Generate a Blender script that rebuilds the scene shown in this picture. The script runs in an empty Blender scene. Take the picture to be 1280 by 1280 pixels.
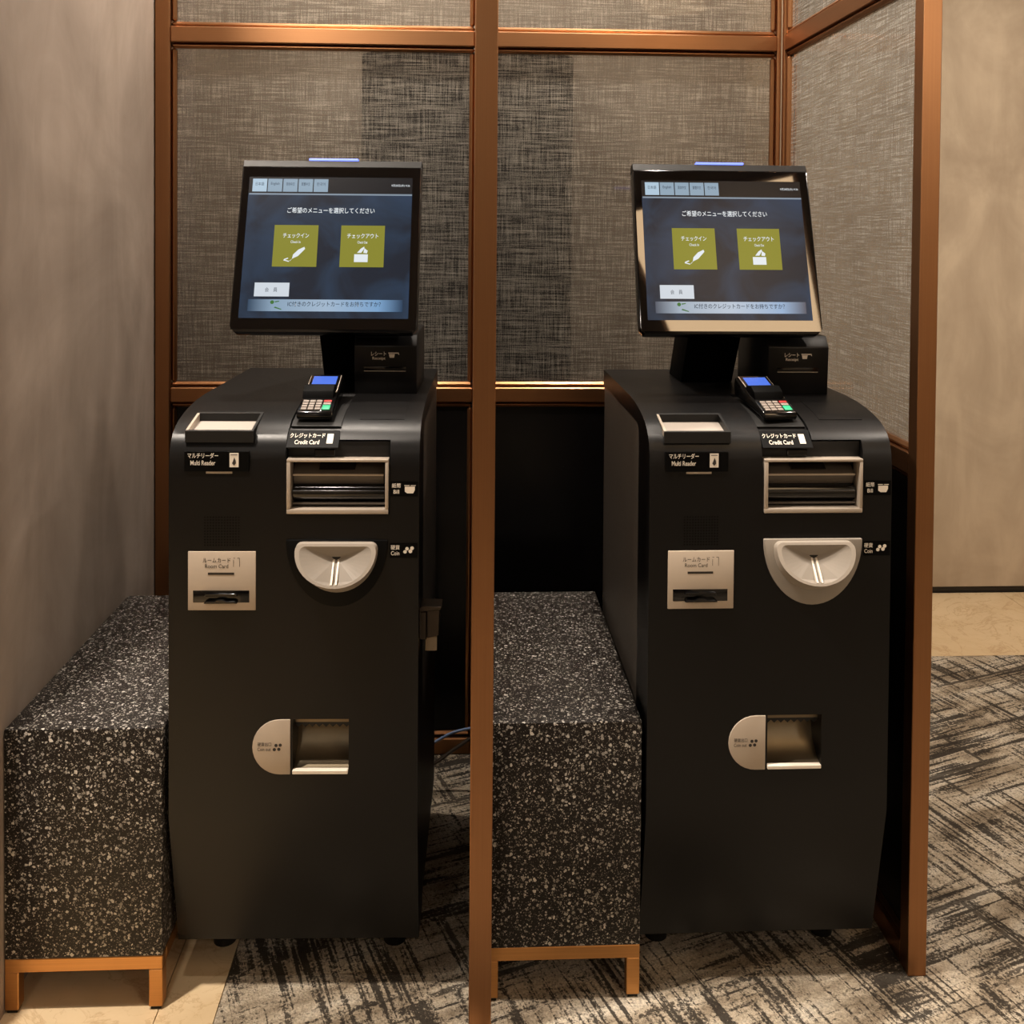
import bpy, bmesh, math, random
from mathutils import Matrix, Vector, Euler

random.seed(7)
S = bpy.context.scene
COL = S.collection

# ------------------------------------------------------------------ camera
F_PX, YAW, PITCH, ROLL, PPY = 1248.0, 0.0476, 0.0221, 0.0078, 317.0
cam_d = bpy.data.cameras.new('camera')
cam = bpy.data.objects.new('camera', cam_d)
COL.objects.link(cam)
fw = Vector((math.sin(YAW) * math.cos(PITCH), math.cos(YAW) * math.cos(PITCH), -math.sin(PITCH)))
r0 = Vector((math.cos(YAW), -math.sin(YAW), 0))
u0 = r0.cross(fw)
rr = r0 * math.cos(ROLL) + u0 * math.sin(ROLL)
uu = u0 * math.cos(ROLL) - r0 * math.sin(ROLL)
M = Matrix((rr, uu, -fw)).transposed().to_4x4()
M.translation = Vector((-0.0122, 0.0, 1.40))
cam.matrix_world = M
cam_d.sensor_width = 36.0
cam_d.sensor_fit = 'HORIZONTAL'
cam_d.lens = F_PX / 1280.0 * 36.0
cam_d.shift_y = -(640.0 - PPY) / 1280.0
cam_d.clip_start = 0.02
S.camera = cam

# ------------------------------------------------------------------ world, exposure
W = bpy.data.worlds.new('world')
S.world = W
W.use_nodes = True
W.node_tree.nodes['Background'].inputs[0].default_value = (1.0, 0.82, 0.62, 1)
W.node_tree.nodes['Background'].inputs[1].default_value = 0.03
S.view_settings.view_transform = 'Standard'
S.view_settings.look = 'None'
S.view_settings.gamma = 1.0
S.view_settings.exposure = 0.0
S.view_settings.use_curve_mapping = False
CEIL = 2.80
WARM = (1.0, 0.88, 0.755)
# downlights: x, y, watts, cone degrees, blend, target or None, label
DOWNLIGHTS = [
    (-0.907, 1.40, 310, 120, 0.5, (-0.55, 1.95, 0.6), 'ceiling downlight above the end of the left plaster wall'),
    (0.38, 1.72, 130, 130, 0.5, (0.38, 1.80, 0.0), 'ceiling downlight above the right kiosk'),
    (-0.42, 2.44, 95, 130, 0.5, None, 'ceiling downlight close to the screen behind the left kiosk'),
    (0.45, 2.44, 60, 130, 0.5, None, 'ceiling downlight close to the screen behind the right kiosk'),
    (-0.957, -1.75, 36, 172, 0.2, None, 'ceiling downlight in front of the left wall'),
    (-0.56, 1.20, 28, 120, 0.5, None, 'ceiling downlight in front of the left kiosk'),
    (2.66, -2.00, 60, 172, 0.2, None, 'ceiling downlight in front of the right-hand screen'),
    (1.75, 1.60, 160, 150, 0.5, None, 'ceiling downlight over the carpet right of the screen'),
    (1.95, 2.75, 82, 165, 0.5, None, 'ceiling downlight over the marble strip by the far wall'),
]


def spot(name, loc, watts, cone, blend, target=None, color=WARM, radius=0.035):
    l = bpy.data.lights.new(name, 'SPOT')
    l.energy = watts
    l.color = color
    l.spot_size = math.radians(cone)
    l.spot_blend = blend
    l.shadow_soft_size = radius
    o = bpy.data.objects.new(name, l)
    COL.objects.link(o)
    o.location = loc
    if target is not None:
        d = Vector(target) - Vector(loc)
        o.rotation_euler = d.to_track_quat('-Z', 'Y').to_euler()
    return o


for i, (x, y, w, c, b, t, lab) in enumerate(DOWNLIGHTS):
    spot('downlight_beam', (x, y, CEIL - 0.02), w, c, b, t)


def area(name, loc, sx, sy, watts, target, color=WARM):
    l = bpy.data.lights.new(name, 'AREA')
    l.shape = 'RECTANGLE'
    l.size, l.size_y = sx, sy
    l.energy = watts
    l.color = color
    o = bpy.data.objects.new(name, l)
    COL.objects.link(o)
    o.location = loc
    o.rotation_euler = (Vector(target) - Vector(loc)).to_track_quat('-Z', 'Y').to_euler()
    return o


# unseen lamps added to brighten the lobby wall, left and right of the corridor
ADDED_WASH = [(-1.9, 'added unseen linear lamp brightening the lobby wall left of the corridor'), (2.2, 'added unseen linear lamp brightening the lobby wall right of the corridor')]
for x, lab in ADDED_WASH:
    area('added_wall_wash', (x, -1.25, CEIL - 0.06), 2.0, 0.10, 18, (x, -2.5, 1.2))
PANEL = (0.620, 0.325, 0.765, 1.45, -21.7, (4.4, 3.0, 1.7))   # luminous ceiling strip: far left corner x, y, width, length, turn, radiance
area('added_back_wall_light', (0.0, 2.86, CEIL - 0.03), 1.55, 0.05, 19, (0.0, 3.05, 0.9))  # unseen light added in the gap to brighten the wall behind the screens

# ------------------------------------------------------------------ materials


def srgb(r, g, b):
    def f(c):
        c /= 255.0
        return c / 12.92 if c <= 0.04045 else ((c + 0.055) / 1.055) ** 2.4
    return (f(r), f(g), f(b), 1.0)


def new_mat(name):
    m = bpy.data.materials.new(name)
    m.use_nodes = True
    nt = m.node_tree
    return m, nt, nt.nodes['Principled BSDF']


def N(nt, t, **kw):
    n = nt.nodes.new(t)
    for k, v in kw.items():
        setattr(n, k, v)
    return n


def simple(name, col, rough=0.5, metal=0.0, spec=0.5, emit=None, estr=1.0, grain=0.0, gscale=60.0, coat=0.0, ior=None):
    m, nt, p = new_mat(name)
    p.inputs['Base Color'].default_value = col
    p.inputs['Roughness'].default_value = rough
    p.inputs['Metallic'].default_value = metal
    p.inputs['Specular IOR Level'].default_value = spec
    if ior:
        p.inputs['IOR'].default_value = ior
    if coat:
        p.inputs['Coat Weight'].default_value = coat
        p.inputs['Coat Roughness'].default_value = 0.05
    if emit is not None:
        p.inputs['Emission Color'].default_value = emit
        p.inputs['Emission Strength'].default_value = estr
    if grain > 0:
        tc = N(nt, 'ShaderNodeTexCoord')
        no = N(nt, 'ShaderNodeTexNoise')
        no.inputs['Scale'].default_value = gscale
        no.inputs['Detail'].default_value = 4
        nt.links.new(tc.outputs['Object'], no.inputs['Vector'])
        mr = N(nt, 'ShaderNodeMapRange')
        mr.inputs['To Min'].default_value = max(0.0, rough - grain)
        mr.inputs['To Max'].default_value = min(1.0, rough + grain)
        nt.links.new(no.outputs['Fac'], mr.inputs['Value'])
        nt.links.new(mr.outputs['Result'], p.inputs['Roughness'])
    return m


def math_node(nt, op, a, b=None):
    n = N(nt, 'ShaderNodeMath', operation=op)
    for i, v in enumerate((a, b)):
        if v is None:
            continue
        if hasattr(v, 'links'):
            nt.links.new(v, n.inputs[i])
        else:
            n.inputs[i].default_value = v
    return n.outputs[0]


def ramp(nt, fac, stops):
    r = N(nt, 'ShaderNodeValToRGB')
    el = r.color_ramp.elements
    while len(el) < len(stops):
        el.new(0.5)
    for e, (p, c) in zip(el, stops):
        e.position = p
        e.color = c
    nt.links.new(fac, r.inputs['Fac'])
    return r.outputs['Color']


def mapped(nt, scale=(1, 1, 1), rot=(0, 0, 0), coord='Object'):
    tc = N(nt, 'ShaderNodeTexCoord')
    mp = N(nt, 'ShaderNodeMapping')
    mp.inputs['Scale'].default_value = scale
    mp.inputs['Rotation'].default_value = rot
    nt.links.new(tc.outputs[coord], mp.inputs['Vector'])
    return mp.outputs['Vector']


def noise(nt, vec, scale, detail=3, rough=0.55, dist=0.0):
    n = N(nt, 'ShaderNodeTexNoise')
    n.inputs['Scale'].default_value = scale
    n.inputs['Detail'].default_value = detail
    n.inputs['Roughness'].default_value = rough
    n.inputs['Distortion'].default_value = dist
    nt.links.new(vec, n.inputs['Vector'])
    return n.outputs['Fac']


def mixc(nt, fac, a, b):
    n = N(nt, 'ShaderNodeMix', data_type='RGBA')
    if hasattr(fac, 'links'):
        nt.links.new(fac, n.inputs[0])
    else:
        n.inputs[0].default_value = fac
    for i, v in ((6, a), (7, b)):
        if hasattr(v, 'links'):
            nt.links.new(v, n.inputs[i])
        else:
            n.inputs[i].default_value = v
    return n.outputs[2]


def bump(nt, p, h, strength=0.3, dist=0.002):
    b = N(nt, 'ShaderNodeBump')
    b.inputs['Strength'].default_value = strength
    b.inputs['Distance'].default_value = dist
    nt.links.new(h, b.inputs['Height'])
    nt.links.new(b.outputs['Normal'], p.inputs['Normal'])


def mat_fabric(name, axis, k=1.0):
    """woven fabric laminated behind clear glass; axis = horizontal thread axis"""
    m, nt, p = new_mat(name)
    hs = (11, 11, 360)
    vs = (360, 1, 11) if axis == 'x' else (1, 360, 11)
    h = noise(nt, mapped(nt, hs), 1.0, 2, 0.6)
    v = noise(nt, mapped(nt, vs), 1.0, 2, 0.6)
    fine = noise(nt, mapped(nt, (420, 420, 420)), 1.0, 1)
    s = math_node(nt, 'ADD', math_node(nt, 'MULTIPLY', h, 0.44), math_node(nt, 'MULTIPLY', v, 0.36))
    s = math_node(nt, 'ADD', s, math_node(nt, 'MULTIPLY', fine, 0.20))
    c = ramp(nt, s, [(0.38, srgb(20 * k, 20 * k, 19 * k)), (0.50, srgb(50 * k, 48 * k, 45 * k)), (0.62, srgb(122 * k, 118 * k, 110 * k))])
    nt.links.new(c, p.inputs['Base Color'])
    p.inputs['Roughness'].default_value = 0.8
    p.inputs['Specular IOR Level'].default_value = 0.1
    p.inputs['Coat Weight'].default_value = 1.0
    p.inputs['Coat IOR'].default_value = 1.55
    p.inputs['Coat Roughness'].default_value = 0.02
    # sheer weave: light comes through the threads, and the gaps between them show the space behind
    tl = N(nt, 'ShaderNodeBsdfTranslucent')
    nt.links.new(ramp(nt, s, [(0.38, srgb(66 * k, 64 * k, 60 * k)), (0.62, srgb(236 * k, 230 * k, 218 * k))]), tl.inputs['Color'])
    m0 = N(nt, 'ShaderNodeMixShader')
    m0.inputs['Fac'].default_value = 0.5
    nt.links.new(p.outputs['BSDF'], m0.inputs[1])
    nt.links.new(tl.outputs['BSDF'], m0.inputs[2])
    tr = N(nt, 'ShaderNodeBsdfTransparent')
    mx = N(nt, 'ShaderNodeMixShader')
    mr = N(nt, 'ShaderNodeMapRange')
    mr.inputs['From Min'].default_value = 0.38
    mr.inputs['From Max'].default_value = 0.62
    mr.inputs['To Min'].default_value = 0.42
    mr.inputs['To Max'].default_value = 0.06
    nt.links.new(s, mr.inputs['Value'])
    nt.links.new(mr.outputs['Result'], mx.inputs['Fac'])
    nt.links.new(m0.outputs[0], mx.inputs[1])
    nt.links.new(tr.outputs['BSDF'], mx.inputs[2])
    nt.links.new(mx.outputs[0], nt.nodes['Material Output'].inputs['Surface'])
    return m


def mat_bronze(name, col=(0.34, 0.165, 0.075, 1), rough=0.36, along='z'):
    m, nt, p = new_mat(name)
    sc = {'z': (600, 600, 4), 'x': (4, 600, 600), 'y': (600, 4, 600)}[along]
    n = noise(nt, mapped(nt, sc), 1.0, 2)
    c = mixc(nt, n, tuple(v * 0.86 for v in col[:3]) + (1,), tuple(min(1, v * 1.12) for v in col[:3]) + (1,))
    nt.links.new(c, p.inputs['Base Color'])
    p.inputs['Metallic'].default_value = 1.0
    p.inputs['Roughness'].default_value = rough
    bump(nt, p, n, 0.05, 0.0003)
    return m


def mat_terrazzo():
    m, nt, p = new_mat('terrazzo_black')
    base = srgb(27, 23, 20)
    col = base
    for i, (sc, th, c1, c2) in enumerate(((142, 0.45, srgb(112, 108, 102), srgb(205, 200, 192)),
                                          (210, 0.37, srgb(88, 84, 79), srgb(190, 185, 176)),
                                          (380, 0.34, srgb(76, 72, 68), srgb(170, 165, 156)))):
        vo = N(nt, 'ShaderNodeTexVoronoi')
        vo.inputs['Scale'].default_value = sc
        vec = mapped(nt, (1, 1, 1), (0.3 * i, 0.5 * i, 0.2))
        wob = N(nt, 'ShaderNodeTexNoise')
        wob.inputs['Scale'].default_value = sc * 1.3
        nt.links.new(vec, wob.inputs['Vector'])
        add = N(nt, 'ShaderNodeVectorMath', operation='MULTIPLY_ADD')
        nt.links.new(wob.outputs['Color'], add.inputs[0])
        add.inputs[1].default_value = (1.1 / sc,) * 3
        nt.links.new(vec, add.inputs[2])
        nt.links.new(add.outputs[0], vo.inputs['Vector'])
        sep = N(nt, 'ShaderNodeSeparateColor')
        nt.links.new(vo.outputs['Color'], sep.inputs[0])
        thr = math_node(nt, 'MULTIPLY', math_node(nt, 'POWER', sep.outputs[0], 0.8), th)
        mask = math_node(nt, 'LESS_THAN', vo.outputs['Distance'], thr)
        chip = mixc(nt, math_node(nt, 'POWER', sep.outputs[1], 1.6), c1, c2)
        col = mixc(nt, mask, col, chip)
    nt.links.new(col, p.inputs['Base Color'])
    p.inputs['Roughness'].default_value = 0.42
    p.inputs['Specular IOR Level'].default_value = 0.22
    return m


def mat_plaster(name, a, b, rough=0.7):
    m, nt, p = new_mat(name)
    v = mapped(nt)
    n1 = noise(nt, v, 2.2, 5, 0.6, 1.2)
    n2 = noise(nt, mapped(nt, (7, 7, 2.2)), 1.0, 5, 0.6, 0.8)
    n3 = noise(nt, v, 90, 3)
    s = math_node(nt, 'ADD', math_node(nt, 'MULTIPLY', n1, 0.6), math_node(nt, 'MULTIPLY', n2, 0.4))
    c = ramp(nt, s, [(0.36, a), (0.50, tuple((x + y) / 2 for x, y in zip(a, b))), (0.62, b)])
    nt.links.new(c, p.inputs['Base Color'])
    p.inputs['Roughness'].default_value = rough
    p.inputs['Specular IOR Level'].default_value = 0.25
    bump(nt, p, math_node(nt, 'ADD', math_node(nt, 'MULTIPLY', n3, 0.15), n2), 0.15, 0.004)
    return m


def mat_marble():
    m, nt, p = new_mat('marble_beige')
    v = mapped(nt)
    n0 = noise(nt, v, 2.0, 6, 0.6, 0.4)
    n1 = noise(nt, v, 5.0, 6, 0.62, 1.3)
    n2 = noise(nt, mapped(nt, (1, 1, 1), (0, 0, 0.7)), 11.0, 5, 0.6, 1.0)
    vein = ramp(nt, math_node(nt, 'ABSOLUTE', math_node(nt, 'SUBTRACT', n1, 0.5)),
                [(0.0, (1, 1, 1, 1)), (0.006, (0.6, 0.6, 0.6, 1)), (0.022, (0, 0, 0, 1))])
    vein2 = ramp(nt, math_node(nt, 'ABSOLUTE', math_node(nt, 'SUBTRACT', n2, 0.52)),
                 [(0.0, (0.5, 0.5, 0.5, 1)), (0.012, (0, 0, 0, 1))])
    base = ramp(nt, n0, [(0.3, srgb(196, 168, 128)), (0.6, srgb(222, 198, 160))])
    c = mixc(nt, math_node(nt, 'MULTIPLY', vein, 0.32), base, srgb(150, 106, 62))
    c = mixc(nt, math_node(nt, 'MULTIPLY', vein2, 0.4), c, srgb(160, 118, 76))
    nt.links.new(c, p.inputs['Base Color'])
    p.inputs['Roughness'].default_value = 0.22
    p.inputs['Specular IOR Level'].default_value = 0.4
    return m


def mat_carpet():
    m, nt, p = new_mat('carpet_crosshatch')
    a = math.radians(-21)
    # streaks along the two rotated axes
    rx = lambda s: mapped2(nt, a, s)
    blk = noise(nt, rx((1, 1, 1)), 2.6, 3, 0.6, 0.6)                    # zones
    blk2 = noise(nt, rx((1, 1, 1)), 3.4, 2, 0.5, 0.3)
    # woven blocks: each block leans to one line direction, bold broken seams between them
    br = N(nt, 'ShaderNodeTexBrick')
    br.inputs['Color1'].default_value = (0, 0, 0, 1)
    br.inputs['Color2'].default_value = (1, 1, 1, 1)
    br.inputs['Mortar'].default_value = (0.5, 0.5, 0.5, 1)
    br.inputs['Scale'].default_value = 1.0
    br.inputs['Brick Width'].default_value = 0.34
    br.inputs['Row Height'].default_value = 0.19
    br.inputs['Mortar Size'].default_value = 0.0075
    br.inputs['Mortar Smooth'].default_value = 0.4
    wv = N(nt, 'ShaderNodeVectorMath', operation='MULTIPLY_ADD')
    wn = N(nt, 'ShaderNodeTexNoise')
    wn.inputs['Scale'].default_value = 45.0
    nt.links.new(rx((1, 1, 1)), wn.inputs['Vector'])
    nt.links.new(wn.outputs['Color'], wv.inputs[0])
    wv.inputs[1].default_value = (0.010, 0.010, 0.0)
    nt.links.new(rx((1, 1, 1)), wv.inputs[2])
    nt.links.new(wv.outputs[0], br.inputs['Vector'])
    sepb = N(nt, 'ShaderNodeSeparateColor')
    nt.links.new(br.outputs['Color'], sepb.inputs[0])
    blk = math_node(nt, 'ADD', math_node(nt, 'MULTIPLY', blk, 0.62), math_node(nt, 'MULTIPLY', sepb.outputs[0], 0.38))
    la = noise(nt, rx((2.6, 40, 1)), 1.0, 4, 0.65, 0.2)              # fine lines along u
    lb = noise(nt, rx((36, 2.6, 1)), 1.0, 4, 0.65, 0.2)              # fine lines along v
    ba = noise(nt, rx((3.0, 90, 1)), 1.0, 3, 0.6, 0.2)                # broad strokes
    bb = noise(nt, rx((85, 3.0, 1)), 1.0, 3, 0.6, 0.2)
    pile = noise(nt, mapped(nt, (1, 1, 1)), 260, 3, 0.7)
    pile2 = noise(nt, mapped(nt, (1, 1, 1)), 130, 3, 0.7)
    # jagged thresholds
    jag = math_node(nt, 'MULTIPLY', math_node(nt, 'SUBTRACT', pile2, 0.5), 0.42)
    def line(n, zone, lo):
        t = math_node(nt, 'ADD', math_node(nt, 'ADD', n, math_node(nt, 'MULTIPLY', zone, 0.70)), jag)
        mr = N(nt, 'ShaderNodeMapRange')
        mr.inputs['From Min'].default_value = lo
        mr.inputs['From Max'].default_value = lo + 0.08
        nt.links.new(t, mr.inputs['Value'])
        return mr.outputs['Result']
    inv = math_node(nt, 'SUBTRACT', 1.0, blk)
    m1 = line(la, blk, 0.925)
    m2 = line(lb, inv, 0.925)
    m3 = line(ba, blk2, 0.93)
    m4 = line(bb, math_node(nt, 'SUBTRACT', 1.0, blk2), 0.93)
    dark = math_node(nt, 'MAXIMUM', math_node(nt, 'MAXIMUM', m1, m2), math_node(nt, 'MAXIMUM', m3, m4))
    seam = math_node(nt, 'MULTIPLY', br.outputs['Fac'], math_node(nt, 'GREATER_THAN', math_node(nt, 'ADD', blk2, jag), 0.47))
    dark = math_node(nt, 'MAXIMUM', dark, math_node(nt, 'MULTIPLY', seam, 0.9))
    tone = ramp(nt, noise(nt, rx((3, 9, 1)), 1.6, 3, 0.6), [(0.36, srgb(160, 144, 122)), (0.50, srgb(212, 196, 172)), (0.64, srgb(234, 222, 202))])
    c = mixc(nt, math_node(nt, 'MULTIPLY', dark, 0.9), tone, srgb(28, 26, 27))
    tuft = N(nt, 'ShaderNodeTexVoronoi')
    tuft.inputs['Scale'].default_value = 190
    nt.links.new(mapped(nt), tuft.inputs['Vector'])
    gr = math_node(nt, 'ADD', math_node(nt, 'MULTIPLY', pile, 0.9), math_node(nt, 'MULTIPLY', tuft.outputs['Distance'], 0.35))
    gm = N(nt, 'ShaderNodeMapRange')
    gm.inputs['From Min'].default_value = 0.50
    gm.inputs['From Max'].default_value = 0.80
    nt.links.new(gr, gm.inputs['Value'])
    c = mixc(nt, math_node(nt, 'MULTIPLY', gm.outputs['Result'], 0.42), c, srgb(66, 57, 48))
    nt.links.new(c, p.inputs['Base Color'])
    p.inputs['Roughness'].default_value = 0.95
    p.inputs['Specular IOR Level'].default_value = 0.1
    bump(nt, p, math_node(nt, 'ADD', pile, pile2), 0.9, 0.006)
    return m


def mapped2(nt, a, s):
    """rotate about z first, then scale"""
    tc = N(nt, 'ShaderNodeTexCoord')
    m1 = N(nt, 'ShaderNodeMapping')
    m1.inputs['Rotation'].default_value = (0, 0, a)
    nt.links.new(tc.outputs['Object'], m1.inputs['Vector'])
    m2 = N(nt, 'ShaderNodeMapping')
    m2.inputs['Scale'].default_value = s
    nt.links.new(m1.outputs['Vector'], m2.inputs['Vector'])
    return m2.outputs['Vector']


MT = {}
MT['fabric_x'] = mat_fabric('fabric_glass_back', 'x')
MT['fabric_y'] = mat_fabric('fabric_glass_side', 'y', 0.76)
MT['bronze_z'] = mat_bronze('bronze_upright', along='z')
MT['bronze_x'] = mat_bronze('bronze_rail', rough=0.30, along='x')
MT['bronze_y'] = mat_bronze('bronze_side_rail', along='y')
MT['brass'] = mat_bronze('bench_frame_metal', (0.56, 0.28, 0.10, 1), 0.42, 'x')
MT['terrazzo'] = mat_terrazzo()
MT['plaster_l'] = mat_plaster('plaster_grey', srgb(132, 119, 108), srgb(158, 144, 132))
MT['plaster_r'] = mat_plaster('plaster_beige', srgb(160, 142, 120), srgb(186, 168, 144))
MT['plaster_b'] = mat_plaster('plaster_behind_screen', srgb(150, 136, 120), srgb(176, 162, 145))
MT['lobby'] = mat_plaster('plaster_lobby', srgb(205, 190, 168), srgb(222, 208, 186))
MT['ceiling'] = simple('ceiling_paint', srgb(96, 84, 70), 0.9, grain=0.05)
MT['soffit'] = simple('soffit_paint', srgb(214, 192, 160), 0.9, grain=0.05)
MT['marble'] = mat_marble()
MT['grout'] = simple('floor_bed', srgb(96, 78, 58), 0.9, grain=0.05)
MT['carpet'] = mat_carpet()
MT['black_panel'] = simple('black_glass_panel', srgb(6, 5, 5), 0.25, spec=0.25, grain=0.05)
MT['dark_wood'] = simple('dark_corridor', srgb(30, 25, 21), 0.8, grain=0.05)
MT['skirting'] = simple('dark_skirting', srgb(34, 28, 22), 0.5, grain=0.1)
MT['shell'] = simple('kiosk_black_plastic', srgb(8, 7, 7), 0.37, spec=0.26, grain=0.06, gscale=300)
MT['body'] = simple('kiosk_dark_grey_steel', srgb(76, 69, 62), 0.45, spec=0.45, grain=0.05, gscale=200)
MT['black'] = simple('matt_black_plastic', srgb(14, 13, 12), 0.5, spec=0.35, grain=0.06)
MT['gloss_black'] = simple('gloss_black_plastic', srgb(10, 9, 9), 0.12, spec=0.5, grain=0.03)
MT['recess_black'] = simple('coin_surround_black', srgb(4, 4, 4), 0.5, spec=0.12, grain=0.05)
MT['neck'] = simple('black_stand_plastic', srgb(4, 4, 4), 0.6, spec=0.06, grain=0.05)
MT['plate'] = simple('light_grey_plate', srgb(176, 162, 146), 0.5, spec=0.4, grain=0.05)
MT['bowl'] = simple('grey_plastic_bowl', srgb(150, 141, 130), 0.45, spec=0.4, grain=0.05)
MT['bowl_in'] = simple('grey_plastic_inside', srgb(138, 130, 120), 0.5, spec=0.4, grain=0.05)
MT['silver'] = simple('silver_trim', srgb(176, 164, 150), 0.4, metal=0.35, grain=0.08)
MT['pad'] = simple('pale_reader_pad', srgb(150, 142, 134), 0.6, spec=0.2, grain=0.05)
MT['white'] = simple('white_plastic', srgb(225, 215, 200), 0.5, grain=0.05)
MT['ink_white'] = simple('white_print', srgb(215, 206, 192), 0.6, grain=0.03)
MT['ink_black'] = simple('black_print', srgb(40, 35, 31), 0.6, grain=0.03)
MT['label_black'] = simple('black_sticker', srgb(3, 3, 3), 0.5, spec=0.08, grain=0.05)
MT['steel'] = simple('polished_steel', srgb(120, 108, 88), 0.42, metal=0.85, grain=0.06)
MT['hasp'] = simple('worn_steel', srgb(64, 57, 50), 0.35, metal=0.8, grain=0.1)
MT['tag'] = simple('paper_tag', srgb(175, 158, 132), 0.7, grain=0.05)
MT['cable_blue'] = simple('pale_blue_cable', srgb(130, 150, 190), 0.4, grain=0.05)
MT['cable_grey'] = simple('grey_cable', srgb(96, 84, 74), 0.5, grain=0.05)
MT['bezel'] = simple('bezel_glass', srgb(4, 4, 5), 0.03, spec=0.5, grain=0.01, ior=2.15)
MT['trim'] = simple('monitor_top_trim', srgb(12, 11, 10), 0.5, spec=0.25, grain=0.05)
MT['led'] = simple('blue_led', (0.02, 0.03, 0.2, 1), 0.4, emit=srgb(110, 130, 255), estr=2.2)


def screen_mat(name, col, strength=1.0, rough=0.25):
    m, nt, p = new_mat(name)
    p.inputs['Base Color'].default_value = (0.004, 0.004, 0.005, 1)
    p.inputs['Roughness'].default_value = rough
    p.inputs['Specular IOR Level'].default_value = 0.22
    p.inputs['Emission Color'].default_value = col
    p.inputs['Emission Strength'].default_value = strength
    return m


def mat_display():
    m, nt, p = new_mat('display_picture')
    v = mapped(nt)
    n = noise(nt, v, 9.0, 3, 0.5, 1.0)
    c = ramp(nt, n, [(0.38, srgb(16, 26, 40)), (0.55, srgb(28, 46, 66)), (0.7, srgb(34, 54, 78))])
    nt.links.new(c, p.inputs['Emission Color'])
    p.inputs['Emission Strength'].default_value = 1.0
    p.inputs['Base Color'].default_value = (0.004, 0.004, 0.005, 1)
    p.inputs['Roughness'].default_value = 0.25
    p.inputs['Specular IOR Level'].default_value = 0.22
    return m


MT['display'] = mat_display()
MT['ui_header'] = screen_mat('display_header', srgb(8, 8, 12))
MT['ui_tab'] = screen_mat('display_tab', srgb(140, 162, 180))
MT['ui_tab_on'] = screen_mat('display_tab_chosen', srgb(172, 196, 214))
MT['ui_line'] = screen_mat('display_line', srgb(130, 145, 160))
MT['ui_olive'] = screen_mat('display_button_olive', srgb(134, 132, 40))
MT['ui_white'] = screen_mat('display_white', srgb(206, 214, 222))
MT['ui_text'] = screen_mat('display_text', srgb(226, 232, 236), 1.0)
MT['ui_dark'] = screen_mat('display_dark_text', srgb(40, 52, 66))
MT['ui_green'] = screen_mat('display_green', srgb(60, 110, 50))
MT['term_screen'] = screen_mat('terminal_screen_blue', srgb(84, 124, 235), 1.0, 0.2)
MT['key'] = simple('terminal_keys', srgb(120, 110, 102), 0.5, grain=0.05)
MT['key_green'] = simple('terminal_green_key', srgb(20, 150, 105), 0.5, grain=0.05)
MT['key_red'] = simple('terminal_red_key', srgb(150, 20, 18), 0.5, grain=0.05)
MT['lamp'] = simple('lamp_diffuser', (1, 1, 1, 1), 0.6, emit=(1.0, 0.84, 0.62, 1), estr=5.0)
MT['panel_lamp'] = simple('luminous_panel', (0.8, 0.8, 0.8, 1), 0.6, emit=tuple(v / 4.4 for v in PANEL[5]) + (1,), estr=4.4)
MT['lamp_cool'] = simple('cool_lamp_diffuser', (1, 1, 1, 1), 0.6, emit=(0.45, 0.90, 1.0, 1), estr=5.0)


def mat_bar():
    m, nt, p = new_mat('display_message_bar')
    tc = N(nt, 'ShaderNodeTexCoord')
    sp = N(nt, 'ShaderNodeSeparateXYZ')
    nt.links.new(tc.outputs['Generated'], sp.inputs[0])
    c = ramp(nt, sp.outputs[0], [(0.0, srgb(44, 66, 90)), (0.16, srgb(136, 160, 182)), (0.5, srgb(160, 182, 204)),
                                 (0.84, srgb(120, 160, 200)), (1.0, srgb(36, 58, 84))])
    nt.links.new(c, p.inputs['Emission Color'])
    p.inputs['Emission Strength'].default_value = 1.0
    p.inputs['Base Color'].default_value = (0.004, 0.004, 0.005, 1)
    p.inputs['Roughness'].default_value = 0.16
    return m


MT['ui_bar'] = mat_bar()

# ------------------------------------------------------------------ object helpers


def put(o, parent=None):
    COL.objects.link(o)
    if parent is not None:
        o.parent = parent
    return o


def thing(name, label, cat, loc=(0, 0, 0), rz=0.0, group=None):
    o = bpy.data.objects.new(name, None)
    o.empty_display_size = 0.1
    COL.objects.link(o)
    o.location = loc
    o.rotation_euler = (0, 0, rz)
    o['label'] = label
    o['category'] = cat
    if group:
        o['group'] = group
    return o


def tag(o, label, cat, group=None):
    o['label'] = label
    o['category'] = cat
    if group:
        o['group'] = group
    return o


def structure(o):
    o['kind'] = 'structure'
    return o


def finish(name, bm, mat, parent=None, smooth=None, bevel=0.0, seg=2):
    if bevel > 0:
        bmesh.ops.recalc_face_normals(bm, faces=bm.faces[:])
        bm.normal_update()
        bmesh.ops.bevel(bm, geom=[e for e in bm.edges if len(e.link_faces) == 2 and e.calc_face_angle(0) > 0.5],
                        offset=bevel, segments=seg, profile=0.5, affect='EDGES', clamp_overlap=True)
    bmesh.ops.recalc_face_normals(bm, faces=bm.faces[:])
    me = bpy.data.meshes.new(name)
    bm.to_mesh(me)
    bm.free()
    me.materials.append(mat)
    if smooth is not None:
        for p in me.polygons:
            p.use_smooth = True
        me.set_sharp_from_angle(angle=math.radians(smooth))
    return put(bpy.data.objects.new(name, me), parent)


def add_box(bm, x0, x1, y0, y1, z0, z1):
    vs = [bm.verts.new((x, y, z)) for z in (z0, z1) for y in (y0, y1) for x in (x0, x1)]
    for f in ((0, 2, 3, 1), (4, 5, 7, 6), (0, 1, 5, 4), (2, 6, 7, 3), (0, 4, 6, 2), (1, 3, 7, 5)):
        bm.faces.new([vs[i] for i in f])


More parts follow.
